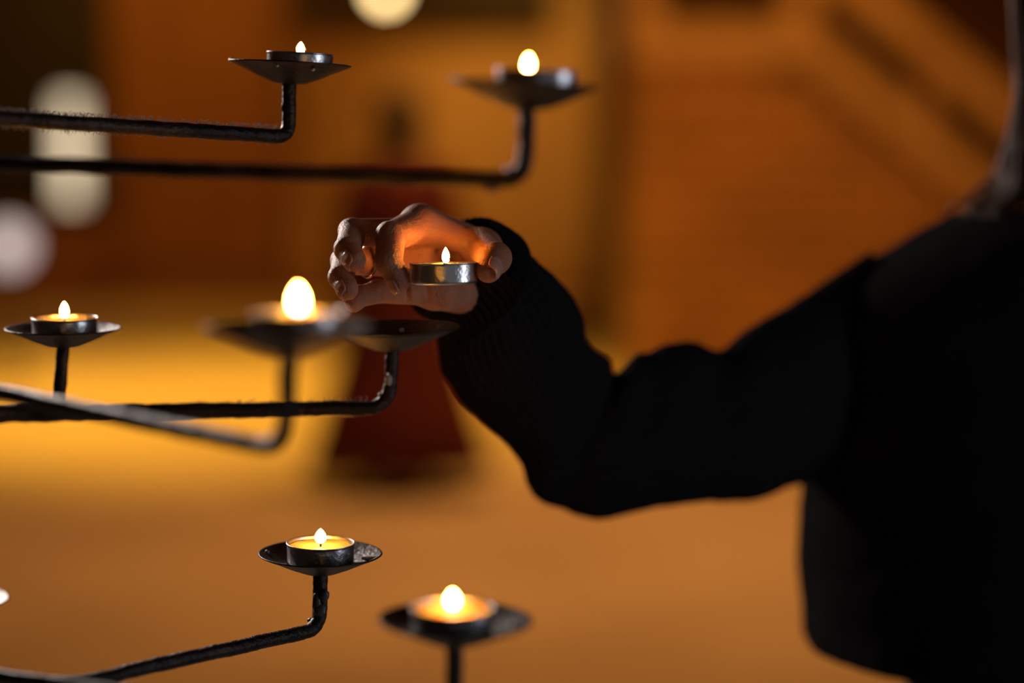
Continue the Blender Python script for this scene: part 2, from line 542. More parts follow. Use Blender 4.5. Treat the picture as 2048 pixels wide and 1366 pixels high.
DISH = [(.0005, 0), (.004, 0), (.010, .0008), (.019, .0044), (.027, .0081), (.0335, .0108), (.0352, .0116), (.0358, .0120), (.0354, .0126), (.0346, .0123),
        (.033, .0117), (.0265, .0090), (.0185, .0054), (.0095, .0019), (.004, .0012), (.0005, .0012)]
CUP_Z = 0.0062


def dish_frame(px, py, z, tilt_r, tilt_f, yaw=0.0):
    """py is the rim centre"""
    c = W(px, py, z)
    R = Matrix.Rotation(math.radians(tilt_r), 4, 'Y') @ Matrix.Rotation(math.radians(tilt_f), 4, 'X') @ Matrix.Rotation(yaw, 4, 'Z')
    return Matrix.Translation(c - R.to_3x3() @ Vector((0, 0, .012))) @ R


def make_dish(px, py, z, tr=0, tf=0, s=1.0, seed=0):
    F = dish_frame(px, py, z, tr, tf) @ Matrix.Scale(s, 4)
    me = lathe(DISH, 72, 0.012, seed); me.transform(F); shift(me, S0)
    d = part('drip_dish', me, M['dish'])
    return F, d


def make_arm(path, r=.0041, seed=0., wob=0.10, sub=14):
    me = tube_mesh(smooth_path(path, sub), r, 18, wob, seed); shift(me, S0)
    return part('arm', me, M['iron'])


def bend_path(bottom, corner, left, rr=.012):
    """stem down from the dish, a rounded bend, then the arm to the pole"""
    d1 = (bottom - corner).normalized(); d2 = (left - corner).normalized()
    a = corner + d1 * rr; b = corner + d2 * rr
    pts = [bottom, bottom.lerp(a, .5), a]
    for t in (.33, .66):
        pts.append((1 - t) ** 2 * a + 2 * t * (1 - t) * corner + t * t * b)
    pts += [b]
    L = (left - b).length
    for t in (.12, .3, .5, .75, 1):
        pts.append(b.lerp(left, t))
    return pts


def drip(parent, p, sx, sy, sz, seed, m='drip'):
    o = obj('wax_drip', shift(blob_mesh(p, sx, sy, sz, seed, 2, .45), S0), M[m], parent)
    return o


def arm_to(dish_c, corner_px, left_px, z_corner, z_left, **kw):
    corner = W(*corner_px, z_corner); left = W(*left_px, z_left)
    d = (left - corner)
    t = (POLE.x + .004 - corner.x) / d.x
    end = corner + d * t
    end.y += (POLE.y - end.y) * .9
    pts = bend_path(dish_c, corner, left, kw.pop('rr', .012))
    pts.append(end)
    return make_arm(pts, **kw), corner, left


def centre(F): return F @ Vector((0, 0, .0012))


F1, D1 = make_dish(581, 127, 1.39, 3.0, -1.5, 0.985, 1)
A1, c1, l1 = arm_to(centre(F1), (578, 274), (0, 237), 1.39, 1.27, seed=1., rr=.009)
F2, D2 = make_dish(1056, 168, 1.115, 3.2, -1.5, 0.985, 2)
A2, c2, l2 = arm_to(centre(F2), (1052, 361), (0, 327), 1.115, 1.19, seed=2., rr=.013, r=.0040)
F3, D3 = make_dish(126, 655, 1.42, 0.3, 1, 0.955, 3)
A3, c3, l3 = arm_to(centre(F3), (116, 824), (0, 826), 1.42, 1.34, seed=3., rr=.011, r=.0038)
F4, D4 = make_dish(578, 652, 1.03, 0.2, 0, 1.0, 4)
A4, c4, l4 = arm_to(centre(F4), (572, 903), (0, 785), 1.03, 1.19, seed=4., rr=.017)
F5, D5 = make_dish(784, 657, 1.29, -1.2, 1.2, 1.02, 5)
A5, c5, l5 = arm_to(centre(F5), (778, 816), (0, 828), 1.29, 1.255, seed=5., rr=.013, r=lambda t: .0036 + .0014 * max(0, t - .3) / .7, wob=.14)
F6, D6 = make_dish(641, 1106, 1.37, 0.6, 2, 0.985, 6)
A6, c6, l6 = arm_to(centre(F6), (640, 1258), (150, 1366), 1.37, 1.25, seed=6., rr=.012, r=.0041, wob=.12)
F7, D7 = make_dish(911, 1240, 1.12, 1.2, 2, 1.0, 7)
A7, c7, l7 = arm_to(centre(F7), (905, 1470), (0, 1354), 1.12, 1.205, seed=7., rr=.012)
F8, D8 = make_dish(-103, 1196, 1.44, 2, 2, 1.0, 8)
A8, c8, l8 = arm_to(centre(F8), (-105, 1340), (-150, 1400), 1.44, 1.30, seed=8., rr=.012)

# old wax on dishes and arms
for (F, D, spots) in ((F5, D5, [(-.008, .014, .009, .005), (.013, .008, .004, .0025), (.004, .022, .0015, .001), (.024, .012, .001, .001), (-.02, 0, .005, .003)]),
                      (F6, D6, [(.028, -.006, .004, .003), (-.031, .004, .0014, .0014)]),
                      (F7, D7, [(.029, -.004, .004, .004)])):
    for i, (x, y, a, b) in enumerate(spots):
        rr = math.hypot(x, y); z = .0012 + max(0, rr - .004) * .385
        p = F @ Vector((x, y, z))
        drip(D, p, a, b, .0012, i * 3 + .7)
drip(A5, W(778, 760, 1.2865), .0016, .0012, .0034, 2)
drip(A5, W(764, 792, 1.29), .0022, .002, .0024, 3)
drip(A5, W(668, 822, 1.2835), .0015, .001, .0022, 4)
drip(A6, W(648, 1192, 1.3665), .0030, .002, .0042, 5, 'drip_dark')
drip(A6, W(634, 1206, 1.3672), .0028, .002, .0052, 6, 'drip_dark')
drip(A6, W(640, 1222, 1.3672), .0040, .0028, .0040, 7, 'drip_dark')
drip(A6, W(622, 1241, 1.369), .0022, .002, .0015, 8, 'drip_dark')
drip(A2, W(1019, 340, 1.115), .0022, .0022, .0018, 9, 'drip_dark')
drip(A2, W(985, 378, 1.116), .0042, .002, .0012, 10, 'drip_dark')
drip(A1, W(556, 279, 1.388), .0034, .002, .0016, 11, 'drip_dark')
drip(A1, W(567, 215, 1.389), .0012, .001, .003, 12, 'drip_dark')
for (F, D, x, y, z, s) in ((F1, D1, -.0045, -.0305, .0095, .0010), (F1, D1, .0155, -.0270, .0085, .0013), (F2, D2, -.0352, -.002, .0127, .0018), (F1, D1, -.0345, .001, .0125, .0018)):
    drip(D, F @ Vector((x, y, z)), s, s, s * .8, 13 + x * 100)


# lint and dust standing on the arms
def lint(arm, a, b, z_a, z_b, n, up, seed):
    rnd = random.Random(seed)
    mes = []
    for i in range(n):
        t = rnd.random() ** 1.2
        p = W(a[0] + (b[0] - a[0]) * t, a[1] + (b[1] - a[1]) * t, z_a + (z_b - z_a) * t) + Vector((0, rnd.uniform(-.002, .002), up * .0035))
        q = p + Vector((rnd.uniform(-.002, .002), rnd.uniform(-.001, .001), up * rnd.uniform(.0008, .0026)))
        r_ = q + Vector((rnd.uniform(-.002, .002), rnd.uniform(-.001, .001), up * rnd.uniform(-.0006, .001)))
        mes.append(tube_mesh([p, q, r_], .00012, 3))
    me = join_meshes(mes); shift(me, S0)
    o = obj('lint', me, M['lint'], arm); o['kind'] = 'stuff'


lint(A1, (0, 237), (560, 271), 1.27, 1.39, 420, 1, 3)
lint(A1, (0, 237), (560, 271), 1.27, 1.39, 110, -1, 4)
lint(A5, (400, 822), (740, 816), 1.273, 1.29, 60, 1, 5)

# ------------------------------------------------------------------ tea lights
CUP = [(.0005, 0), (.0165, 0), (.0182, .0004), (.0187, .0012), (.01882, .0018), (.01884, .0026), (.01897, .0102), (.0190, .0109), (.01908, .0113), (.01935, .0116), (.0194, .0119), (.0191, .0121), (.0187, .0119), (.0186, .0100)]
WAX = [(.0186, .0062), (.01855, .0103), (.0172, .0098), (.012, .0096), (.004, .0096), (.0005, .0097)]


def flame_profile(h, r):
    out = [(.0001, 0)]
    for i in range(1, 15):
        t = i / 15
        out.append((r * (math.sin(PI * t ** .85) ** .72) * (1 - .15 * t), h * t))
    out.append((.0001, h))
    return out


def make_tea_light(label, F, fh=.0125, fr=.0030, wick_bend=(.0015, 0), s=1.0, flame_off=(0, 0)):
    t = thing('tea_light', label, 'candle', F.translation, 'lit tea lights')
    R = F.to_3x3().normalized().to_4x4() @ Matrix.Scale(s, 4)
    t.matrix_world = Matrix.Translation(F.translation) @ R
    obj('cup', lathe(CUP, 64, .004, random.random() * 9), M['alu'], t)
    obj('wax', lathe(WAX, 48), M['wax'], t)
    wx, wy = wick_bend
    obj('wick', tube_mesh(smooth_path([Vector((0, 0, .009)), Vector((wx * .2, wy * .2, .0118)), Vector((wx, wy, .0138)), Vector((wx * 2.2, wy * 2.2, .0143))], 4),
                          .0006, 8), M['wick'], t)
    me = lathe(flame_profile(fh, fr), 20)
    f = obj('flame', me, M['flame'], t)
    f.location = (flame_off[0], flame_off[1], .0112)
    return t


def on_dish(F, dx=0, dy=0):
    return F @ Matrix.Translation((dx, dy, CUP_Z))


make_tea_light('lit tea light on the upper left dish, its flame half hidden by the cup', on_dish(F1, .0055), .0072, .0024)
make_tea_light('lit tea light on the topmost right dish, out of focus', on_dish(F2, .0042), .0078, .0022, flame_off=(-.0045, 0))
make_tea_light('lit tea light on the leftmost dish, glowing wax behind its rim', on_dish(F3, .001), .0100, .0027)
make_tea_light('strongly blurred lit tea light on the nearest dish in front of the hand', on_dish(F4, .004), .0118, .0033)
make_tea_light('lit tea light on the lower middle dish above the sloping arm', on_dish(F6, 0), .0088, .0034)
make_tea_light('lit tea light on the lowest right dish, slightly blurred with orange wax', on_dish(F7, -.0015), .0084, .0031)

# ------------------------------------------------------------------ hand-held candle
HC = W(888, 547, FOCUS)                         # centre of the cup held in the hand
HANDR = Matrix.Rotation(-PITCH, 4, 'X')         # hand axes: u right, v up, w towards the camera


def H(u, v, w_):
    """hand millimetres -> world"""
    f = Vector((0, math.cos(PITCH), -math.sin(PITCH))); upv = Vector((0, math.sin(PITCH), math.cos(PITCH)))
    return HC + (Vector((1, 0, 0)) * u + upv * v - f * w_) * .001


F_h = Matrix.Translation(HC) @ Matrix.Rotation(math.radians(-1.0), 4, 'Y') @ Matrix.Rotation(math.radians(-2.2), 4, 'X') @ Matrix.Translation((0, 0, -.0060))
make_tea_light('lit tea light held between a thumb and an index finger', F_h, .0094, .0023, (.0017, -.0004), flame_off=(.0012, 0))

# ------------------------------------------------------------------ the person with the candle
PZ = 1.74
pc = W(2270, 900, PZ)
person = thing('person', 'person in a black knit sweater reaching out to hold a lit tea light', 'person', (pc.x, pc.y, 0))
P0 = Vector((pc.x, pc.y, 0))


def pobj(name, me, m, parent=person):
    me.transform(Matrix.Translation(-P0))
    return obj(name, me, m, parent)


fld = Field((-72, -38, -150), (64, 52, 36), 0.8)
fingers = {
    'index': ([(-15, 29.5, -40), (-30, 21, -6), (-30.5, 6.5, 8), (-25.2, -4.5, 8)], [10.8, 8.3, 7.4, 6.5]),
    'middle': ([(-20, 24, -46), (-52, 24, -16), (-53.5, 13.5, 7), (-49, 6.5, 18)], [10.5, 7.6, 6.9, 6.2]),
    'ring': ([(-18, 8, -50), (-57, 7.5, -22), (-57.5, -2, 1), (-53.5, -9, 11)], [10.2, 7.4, 6.6, 6.0]),
    'little': ([(-8, -9, -46), (-38, -9.5, -27), (-48, -12.5, -14), (-51, -16, -5)], [9.4, 6.6, 5.9, 5.3]),
    'thumb': ([(21, 17.5, -50), (28, 8.8, -13), (24.8, 1.8, 4)], [10.0, 9.2, 7.2]),
}
palm = fld.new()
wr_a, wr_b = (40, 4, -88), (34, -12, -92)
PALM_IN = {'index': 0, 'middle': 12, 'ring': 13, 'little': 3}
for nm, tgt, r2 in (('index', (24, 16, -98), 11), ('middle', (20, 5, -101), 12), ('ring', (17, -4, -102), 12), ('little', (13, -10, -101), 11)):
    a = tuple(Vector(fingers[nm][0][0]) - Vector((0, 0, PALM_IN[nm])))
    fld.cone(palm, a, tgt, fingers[nm][1][0], r2, 6)
fld.cone(palm, (18, 0, -100), (32, -30, -135), 20, 22, 8)            # wrist into the sleeve
fld.cone(palm, (20, 5, -90), (21, 15, -56), 13, 11, 6)               # thenar
fld.cone(palm, (-2, -10, -46), (13, -9, -88), 9.0, 12, 6)              # hypothenar
fld.cone(palm, (18, 17, -58), (-6, 28, -46), 8, 8.5, 4)               # web of the thumb
fld.cone(palm, (-15, 16, -47), (-11, 0, -47), 6, 6, 5)                # pads under the fingers
nails_info = {}
total = palm.copy()
bend_in = {}
OUTWARD = {'index': (-.85, -.38, .40), 'middle': (-.80, -.10, .55), 'ring': (-.80, -.05, .55), 'little': (-.45, .80, .30)}   # which way each nail looks
for nm, (pts, rad) in fingers.items():
    G = fld.new()
    V3 = [Vector(p) for p in pts]
    dirs = [(V3[i + 1] - V3[i]).normalized() for i in range(len(V3) - 1)]
    inn = (dirs[-1] - dirs[0]) if nm != 'thumb' else Vector((-.85, -.3, -.42))
    for i in range(len(pts) - 1):
        fld.cone(G, pts[i], pts[i + 1], rad[i] * (1.0 if i else .9), rad[i + 1], 1.5)
        d = dirs[i]; ii = inn - d * inn.dot(d)
        if nm in OUTWARD and i == len(pts) - 2:
            ii = -Vector(OUTWARD[nm]); ii = ii - d * ii.dot(d)
        ii.normalize()
        bend_in[(nm, i)] = ii
        # fleshy pad on the inner side of each segment
        a = V3[i].lerp(V3[i + 1], .30 if i else .45) + ii * (rad[i + 1] * .26)
        b = V3[i].lerp(V3[i + 1], .78) + ii * (rad[i + 1] * .26)
        if i < len(pts) - 2 or nm == 'thumb':
            fld.cone(G, a, b, rad[i + 1] * .86, rad[i + 1] * .84, 1.6)
        else:
            a = V3[i].lerp(V3[i + 1], .45) + ii * .9; b = V3[i].lerp(V3[i + 1], .95) + ii * .7
            fld.cone(G, a, b, rad[i + 1] * .97, rad[i + 1] * .93, 1.6)
        # knuckle on the outer side
        if 0 < i:
            q = V3[i] - ii * (rad[i] * .20)
            fld.cone(G, q, q + d * .5, rad[i] * .88, rad[i] * .88, 2.0)
    total = np.minimum(total, smin(G, palm, 7.0 if nm != 'thumb' else 9.0))
    nails_info[nm] = (V3[-2], V3[-1], rad[-2], rad[-1], -bend_in[(nm, len(pts) - 2)])
# creases: joint lines on the little finger and palm
for a, b, r in (((-21, -20, -31.5), (-22, -2, -28), 1.3), ((-8, -22, -35.5), (-12, -2, -33.5), 1.3), ((-36, -18, -20), (-36, -4, -18), 1.0),
                ((0, 20, -36), (8, -4, -50), .9), ((-10, 2, -34), (4, 6, -40), .8)):
    fld.carve(total, a, b, r, 1.2)
Vh, Qh = surface(fld, total)
# fine uneven surface
Vw = np.array([H(*p) for p in Vh])

# rest of the body (coarse, under the clothes) in metres
ELB = W(1165, 885, 1.585); SHO = W(1720, 740, 1.73); ELB0 = W(1090, 790, 1.53); ELB1 = W(1300, 860, 1.61)
wrist_in = H(32, -30, -133)
bf = Field((-.1, 1.3, 0.0), (.95, 2.05, 1.85), 0.0085)
B = bf.new()


def bc(a, b, ra, rb, k=.03): bf.cone(B, a, b, ra, rb, k, margin=.07)


hx, hy = P0.x, P0.y
bc(wrist_in, ELB0, .022, .026, .006); bc(ELB0, ELB, .026, .028, .006); bc(ELB, ELB1, .028, .03, .006); bc(ELB1, SHO, .03, .034, .006)
bc((hx - .04, hy, 1.0), (hx - .03, hy + .005, 1.12), .07, .065, .03); bc((hx + .04, hy, 1.0), (hx + .03, hy + .005, 1.12), .07, .065, .03)
bc((hx - .05, hy, 1.15), (hx - .06, hy, 1.32), .095, .09, .05); bc((hx + .05, hy, 1.15), (hx + .06, hy, 1.32), .095, .09, .05)
bc((hx - .10, hy, 1.335), (hx + .10, hy, 1.335), .04, .04, .02); bc((hx - .10, hy, 1.335), SHO, .04, .034, .02)
bc((hx + .012, hy, 1.36), (hx + .015, hy - .01, 1.52), .05, .047, .02)
bc((hx - .075, hy, .96), (hx - .09, hy, .52), .07, .05); bc((hx + .075, hy, .96), (hx + .09, hy, .52), .07, .05)
bc((hx - .09, hy, .5), (hx - .09, hy + .01, .1), .055, .036); bc((hx + .09, hy, .5), (hx + .09, hy + .01, .1), .055, .036)
bc((hx - .09, hy + .02, .05), (hx - .11, hy - .13, .035), .036, .03); bc((hx + .09, hy + .02, .05), (hx + .09, hy - .15, .035), .036, .03)
# left arm hanging, with a relaxed five-fingered hand
lh = Vector((hx + .25, hy - .03, .86))
bc((hx + .15, hy, 1.30), (hx + .215, hy + .01, 1.09), .036, .033); bc((hx + .215, hy + .01, 1.09), lh, .036, .024)
bc(lh, lh + Vector((0, -.015, -.07)), .026, .03)
for k in range(4):
    a = lh + Vector((0, -.035 + k * .018 - .01, -.085)); ln = (.075, .085, .078, .06)[k]
    m1 = a + Vector((.002, -.006, -ln * .55)); m2 = m1 + Vector((-.018, -.004, -ln * .5))
    bc(a, m1, .0105, .0095, .004); bc(m1, m2, .0095, .008, .004)
bc(lh + Vector((-.01, -.02, -.03)), lh + Vector((-.02, -.055, -.07)), .013, .011, .01); bc(lh + Vector((-.02, -.055, -.07)), lh + Vector((-.022, -.06, -.1)), .011, .009, .006)
# head, looking towards the candle
hd = Vector((hx - .014, hy - .03, 1.625))
look = Vector((-.75, -.65, -.12)).normalized(); side = look.cross(Vector((0, 0, 1))).normalized(); hup = side.cross(look)


def hp(f, s, u): return hd + look * f + side * s + hup * u


bc(hp(-.015, 0, .03), hp(-.02, 0, .035), .088, .088, .02); bc(hp(.025, 0, -.02), hp(.035, 0, -.07), .062, .042, .03)
bc(hp(.082, 0, .012), hp(.094, 0, -.022), .007, .010, .008)                     # nose
bc(hp(.078, -.015, -.056), hp(.078, .015, -.056), .010, .010, .006); bc(hp(.075, -.012, -.068), hp(.075, .012, -.068), .010, .010, .006)   # lips
bc(hp(.058, 0, -.088), hp(.058, 0, -.09), .022, .02, .02)
for s in (-1, 1):
    bc(hp(-.005, s * .074, .012), hp(-.01, s * .078, -.02), .017, .012, .008)  # ears
    bc(hp(.066, s * .032, .008), hp(.066, s * .034, .008), .014, .014, .004)   # eyelids
    bc(hp(.076, s * .018, .028), hp(.066, s * .05, .03), .010, .008, .012)
Vb, Qb = surface(bf, B)
body_me = mesh_np('body', np.concatenate([Vw, Vb]), np.concatenate([Qh, Qb + len(Vw)]))
body = pobj('body', body_me, M['skin'])


# fingernails
def nail(nm, wfac=.95, length=10.5):
    a, b, ra, rb, dorsal = nails_info[nm]
    ax = (b - a).normalized(); dorsal = (dorsal - ax * dorsal.dot(ax)).normalized(); sd = ax.cross(dorsal)
    tip = b + ax * (rb * .98)
    rows_o, rows_i = [], []
    NS, NT = 10, 12
    for i in range(NS + 1):
        s = i / NS
        base = tip - ax * (length * (1 - s))
        t = max(0, min(1, (base - a).dot(ax) / (b - a).length))
        r = ra + (rb - ra) * t
        wid = wfac * (math.sin(min(1, s * 2.2 + .25) * PI / 2)) * (1 if s < .8 else 1 - .25 * ((s - .8) / .2) ** 2)
        lift = .08 + .14 * math.sin(PI * min(1, s)) + (-.4 if s == 0 else 0) - (1.3 * max(0, s - .72) / .28)
        ro, ri = [], []
        for j in range(NT + 1):
            th = (j / NT - .5) * 2 * wid
            dirv = dorsal * math.cos(th) + sd * math.sin(th)
            k = (r * 1.0 + lift)
            ro.append(base + dirv * k); ri.append(base + dirv * (k - .7))
        rows_o.append(ro); rows_i.append(ri)
    rings = []
    for ro, ri in zip(rows_o, rows_i):
        rings.append([H(*p) for p in ro] + [H(*p) for p in reversed(ri)])
    me = grid_mesh('nail', rings, cap0=True, cap1=True)
    pobj('fingernail', me, M['nail'])


for nm, wf, ln in (('index', .9, 10), ('middle', .95, 10), ('ring', .95, 9.5), ('little', .95, 8), ('thumb', .95, 12.5)):
    nail(nm, wf, ln)

# ring on the ring finger
a, b = Vector(fingers['ring'][0][0]), Vector(fingers['ring'][0][1])
ctr = a.lerp(b, .69); ax = (b - a).normalized(); e1 = ax.orthogonal().normalized(); e2_ = ax.cross(e1)
in_ = bend_in[('ring', 0)]
ctr = ctr + in_ * .5
rows = []
for i in range(40):
    th = 2 * PI * i / 40; dr = e1 * math.cos(th) + e2_ * math.sin(th); rows.append([])
    for j in range(8):
        ph = 2 * PI * j / 8
        rows[-1].append(H(*(ctr + dr * (9.0 + .55 * math.cos(ph)) + ax * (.9 * math.sin(ph)))))
rows.append(rows[0])
pobj('finger_ring', grid_mesh('ring', rows), M['gold'])


# ------------------------------------------------------------------ sweater: sleeve and body
def interp_sections(S, n):
    """Catmull-Rom on every number of the sections"""
    A = np.array(S, float); out = []
    m = len(A) - 1
    for i in range(n + 1):
        t = i / n * m; k = min(int(t), m - 1); f = t - k
        p0 = A[max(k - 1, 0)]; p1 = A[k]; p2 = A[k + 1]; p3 = A[min(k + 2, m)]
        out.append(.5 * (2 * p1 + (p2 - p0) * f + (2 * p0 - 5 * p1 + 4 * p2 - p3) * f * f + (3 * p1 - p0 - 3 * p2 + p3) * f ** 3))
    return out


# upper px, lower px, depth of the centre, near-side vector (right, up, towards camera) in mm
SL = [
    (946, 446, 862, 616, 1.432, 22, 3, 16),
    (962, 438, 868, 632, 1.440, 26, -2, 24),
    (1010, 462, 890, 652, 1.450, 26, -9, 32),
    (1062, 520, 884, 700, 1.465, 12, -3, 40),
    (1118, 572, 893, 745, 1.485, 4, 0, 44),
    (1157, 628, 930, 808, 1.505, 0, 0, 44),
    (1180, 690, 1000, 872, 1.530, 0, 0, 43),
    (1212, 728, 1042, 930, 1.555, 0, 0, 44),
    (1238, 742, 1072, 990, 1.575, 0, 0, 48),
    (1275, 716, 1120, 1026, 1.590, 0, 0, 54),
    (1330, 692, 1200, 1036, 1.605, 0, 0, 56),
    (1385, 688, 1300, 1016, 1.620, 0, 0, 57),
    (1440, 697, 1400, 1003, 1.640, 0, 0, 56),
    (1500, 655, 1500, 1000, 1.660, 0, 0, 60),
    (1570, 615, 1590, 972, 1.685, 0, 0, 58),
    (1650, 562, 1690, 950, 1.710, 0, 0, 52),
    (1740, 505, 1790, 940, 1.735, 0, 0, 42),
]
NT_, NS_ = 288, 230
secs = interp_sections(SL, NS_)
f_ = Vector((0, math.cos(PITCH), -math.sin(PITCH))); u_ = Vector((0, math.sin(PITCH), math.cos(PITCH)))
rows = []
for i, s in enumerate(secs):
    up = W(s[0], s[1], s[4]); lo = W(s[2], s[3], s[4]); c = (up + lo) / 2; a = (up - lo) / 2
    b = (Vector((1, 0, 0)) * s[5] + u_ * s[6] - f_ * s[7]) * .001
    t = i / NS_
    rib = .0017 * max(0, 1 - t * 1.5)
    row = []
    for j in range(NT_):
        th = 2 * PI * j / NT_
        d = a * math.cos(th) + b * math.sin(th)
        p = c + d
        n = d.normalized()
        r = rib * math.cos(th * 48)
        q = p * 22
        r += (.0028 * noise.noise(Vector((q.x * .8, q.y * .8, q.z * 2.0))) + .0014 * noise.noise(p * 60)) * min(1, t * 6)
        r += .0035 * math.sin(t * 46 + 1.8 * math.cos(th * 1.0) + 2 * noise.noise(p * 12)) * math.exp(-((t - .52) / .10) ** 2)
        r += .00035 * noise.noise(p * 700)
        row.append(p + n * r)
    rows.append(row)
# inner layer of the cuff: turn the rim inwards
inner = []
for k, (sh, back) in enumerate(((.955, 0), (.90, 3), (.86, 14), (.84, 26))):
    base = rows[back]; cc = sum((Vector(p) for p in base), Vector()) / len(base)
    inner.insert(0, [cc + (Vector(p) - cc) * sh for p in base])
sleeve_me = grid_mesh('sleeve', inner + rows)

# body of the sweater, rings by height: left edge pixel
TS = [(1283, 1611), (1260, 1609), (1200, 1609), (1100, 1607), (1000, 1606), (940, 1604), (850, 1606), (760, 1600), (680, 1588), (630, 1592), (590, 1632), (545, 1700), (505, 1768), (470, 1830), (446, 1876), (430, 1905), (436, 1940), (440, 1975)]
rows = []
NR = 160
ts = interp_sections([(a, b) for a, b in TS], 120)
for i, (py, lx) in enumerate(ts):
    e_ = W(lx, py, PZ)
    hw = max(.05, P0.x - e_.x)
    t = i / 120
    dep = .165 - .04 * t / .55 if t < .55 else .125 - .05 * ((t - .55) / .45)
    dep *= min(1, hw / .12) ** .5
    row = []
    for j in range(NR):
        th = 2 * PI * j / NR
        cx, sy = math.cos(th), math.sin(th)
        x = -hw * math.copysign(abs(cx) ** .8, cx); y = -dep * math.copysign(abs(sy) ** .9, sy)
        p = Vector((P0.x + x, e_.y + y, e_.z))
        n = Vector((x, y, 0)).normalized()
        r = .004 * noise.noise(p * 14) + .0016 * noise.noise(p * 50) + .0004 * math.cos(th * 110) * (1 if t < .1 else 0)
        row.append(p + n * r)
    rows.append(row)
hem = [[Vector((P0.x, P0.y, q.z)) * 0 + Vector((P0.x + (q.x - P0.x) * k_, rows[0][0].y + (q.y - rows[0][0].y) * k_, q.z + dz)) for q in rows[0]] for k_, dz in ((.93, .05), (.95, .012), (.975, -.002))]
torso_me = grid_mesh('torso', hem + rows)
# other sleeve, hanging
pts = smooth_path([Vector((hx + .10, hy, 1.30)), Vector((hx + .165, hy, 1.27)), Vector((hx + .22, hy + .01, 1.1)), Vector((hx + .235, hy - .005, .98)), Vector((hx + .247, hy - .025, .885))], 10)
sl2 = tube_mesh(pts, lambda t: .075 - .02 * t if t < .9 else .057 - (t - .9) * .2, 40, .06, 3)
pobj('sweater', join_meshes([sleeve_me, torso_me, sl2]), M['wool'])

# loose fibres standing off the sleeve
rnd = random.Random(5); mes = []
for k in range(900):
    i = int(rnd.random() ** 1.6 * 150); s = secs[i]
    up = W(s[0], s[1], s[4]); lo = W(s[2], s[3], s[4]); c = (up + lo) / 2; a = (up - lo) / 2
    b = (Vector((1, 0, 0)) * s[5] + u_ * s[6] - f_ * s[7]) * .001
    th = rnd.uniform(0, 2 * PI); d = a * math.cos(th) + b * math.sin(th); p = c + d; n = d.normalized()
    j = Vector((rnd.uniform(-1, 1), rnd.uniform(-1, 1), rnd.uniform(-1, 1))) * .0018
    L = rnd.uniform(.001, .0032)
    mes.append(tube_mesh([p, p + n * L * .6 + j * .5, p + n * L + j], .00009, 3))
fz = pobj('wool_fuzz', join_meshes(mes), M['fuzz']); fz['kind'] = 'stuff'

# trousers and boots
mes = []
for s in (-1, 1):
    mes.append(tube_mesh(smooth_path([Vector((hx + s * .055, hy, 1.09)), Vector((hx + s * .075, hy, .95)), Vector((hx + s * .09, hy, .55)), Vector((hx + s * .09, hy + .01, .1))], 8),
                         lambda t: .105 - .04 * t, 32, .04, s))
rows = []
for (z, rx, ry) in ((.80, .03, .03), (.81, .12, .09), (.86, .165, .122), (.95, .172, .128), (1.05, .155, .118), (1.12, .14, .11)):
    rows.append([Vector((hx + rx * math.cos(2 * PI * j / 48), hy + ry * math.sin(2 * PI * j / 48), z)) for j in range(48)])
mes.append(grid_mesh('hips', rows))
pobj('trousers', join_meshes(mes), M['trousers'])
for s in (-1, 1):
    me = blob_mesh((hx + s * .095, hy - .055, .048), .048, .135, .047, s, 3, .08); pobj('boot', me, M['boot'])

# hair: a cap over the skull and long strands falling on the shoulder
mes = []
capb = bmesh.new(); bmesh.ops.create_uvsphere(capb, u_segments=40, v_segments=24, radius=1)
for v in capb.verts:
    q = hp(-.022 + v.co.y * .10, v.co.x * .094, .038 + v.co.z * .097)
    if v.co.y > .25 and v.co.z < .35:
        q = hp(-.022 + .02, v.co.x * .07, .038 + v.co.z * .05)
    v.co = q
cm = bpy.data.meshes.new('cap'); capb.to_mesh(cm); capb.free(); mes.append(cm)
rnd = random.Random(11)
for k in range(900):
    an = rnd.uniform(.24 * PI, 1.76 * PI)                 # around the head, leaving the face free
    fx, sx = math.cos(an), math.sin(an)
    el = [math.radians(q_) for q_ in (84 - 10 * rnd.random(), 60, 34, 10)]
    crown = [hp(-.022 + fx * math.cos(q_) * .104, sx * math.cos(q_) * .098, .038 + math.sin(q_) * .1005 + rnd.uniform(-.0012, .0018)) for q_ in el]
    p1 = hp(-.025 + fx * .104, sx * .106, -.02 + rnd.uniform(-.01, .01))
    p2 = hp(-.03 + fx * .108, sx * (.104 + rnd.uniform(-.005, .006)), -.10)
    p3 = hp(-.03 + fx * (.105 + rnd.uniform(-.01, .02)), sx * (.112 + rnd.uniform(-.01, .014)), -.175 + rnd.uniform(-.012, .01))
    p3.z = max(p3.z, 1.425)
    p4 = p3 + Vector((rnd.uniform(-.04, -.012), rnd.uniform(-.03, .0), -.03 - .02 * rnd.random()))
    if p4.z < 1.41: p4.z = 1.41 + rnd.random() * .012
    mes.append(tube_mesh(smooth_path(crown + [p1, p2, p3, p4], 3), lambda t: .0018 * (1 - .6 * t), 5))
pobj('hair', join_meshes(mes), M['hair'])
eye_m = mat('eye_white', (.7, .66, .62), .2); iris_m = mat('iris', (.06, .03, .015), .2)
for s in (-1, 1):
    e_ = pobj('eye', blob_mesh(hp(.0705, s * .033, .008), .0112, .0112, .0075, 0, 2, 0), eye_m)
    q = pobj('iris', blob_mesh(hp(.0795, s * .033, .008), .004, .004, .004, 0, 1, 0), iris_m, e_)

# ------------------------------------------------------------------ the figure in red in the background
q = W(800, 978, 9.15)
bp_loc = Vector((q.x, q.y, 0))
p2 = thing('person', 'dark-haired person in a long dark red coat standing far back on the floor', 'person', bp_loc)
p2.rotation_euler = (0, 0, PI + .25)
g = Field((-.45, -.3, -.02), (.45, .3, 1.55), .011)
B = g.new()


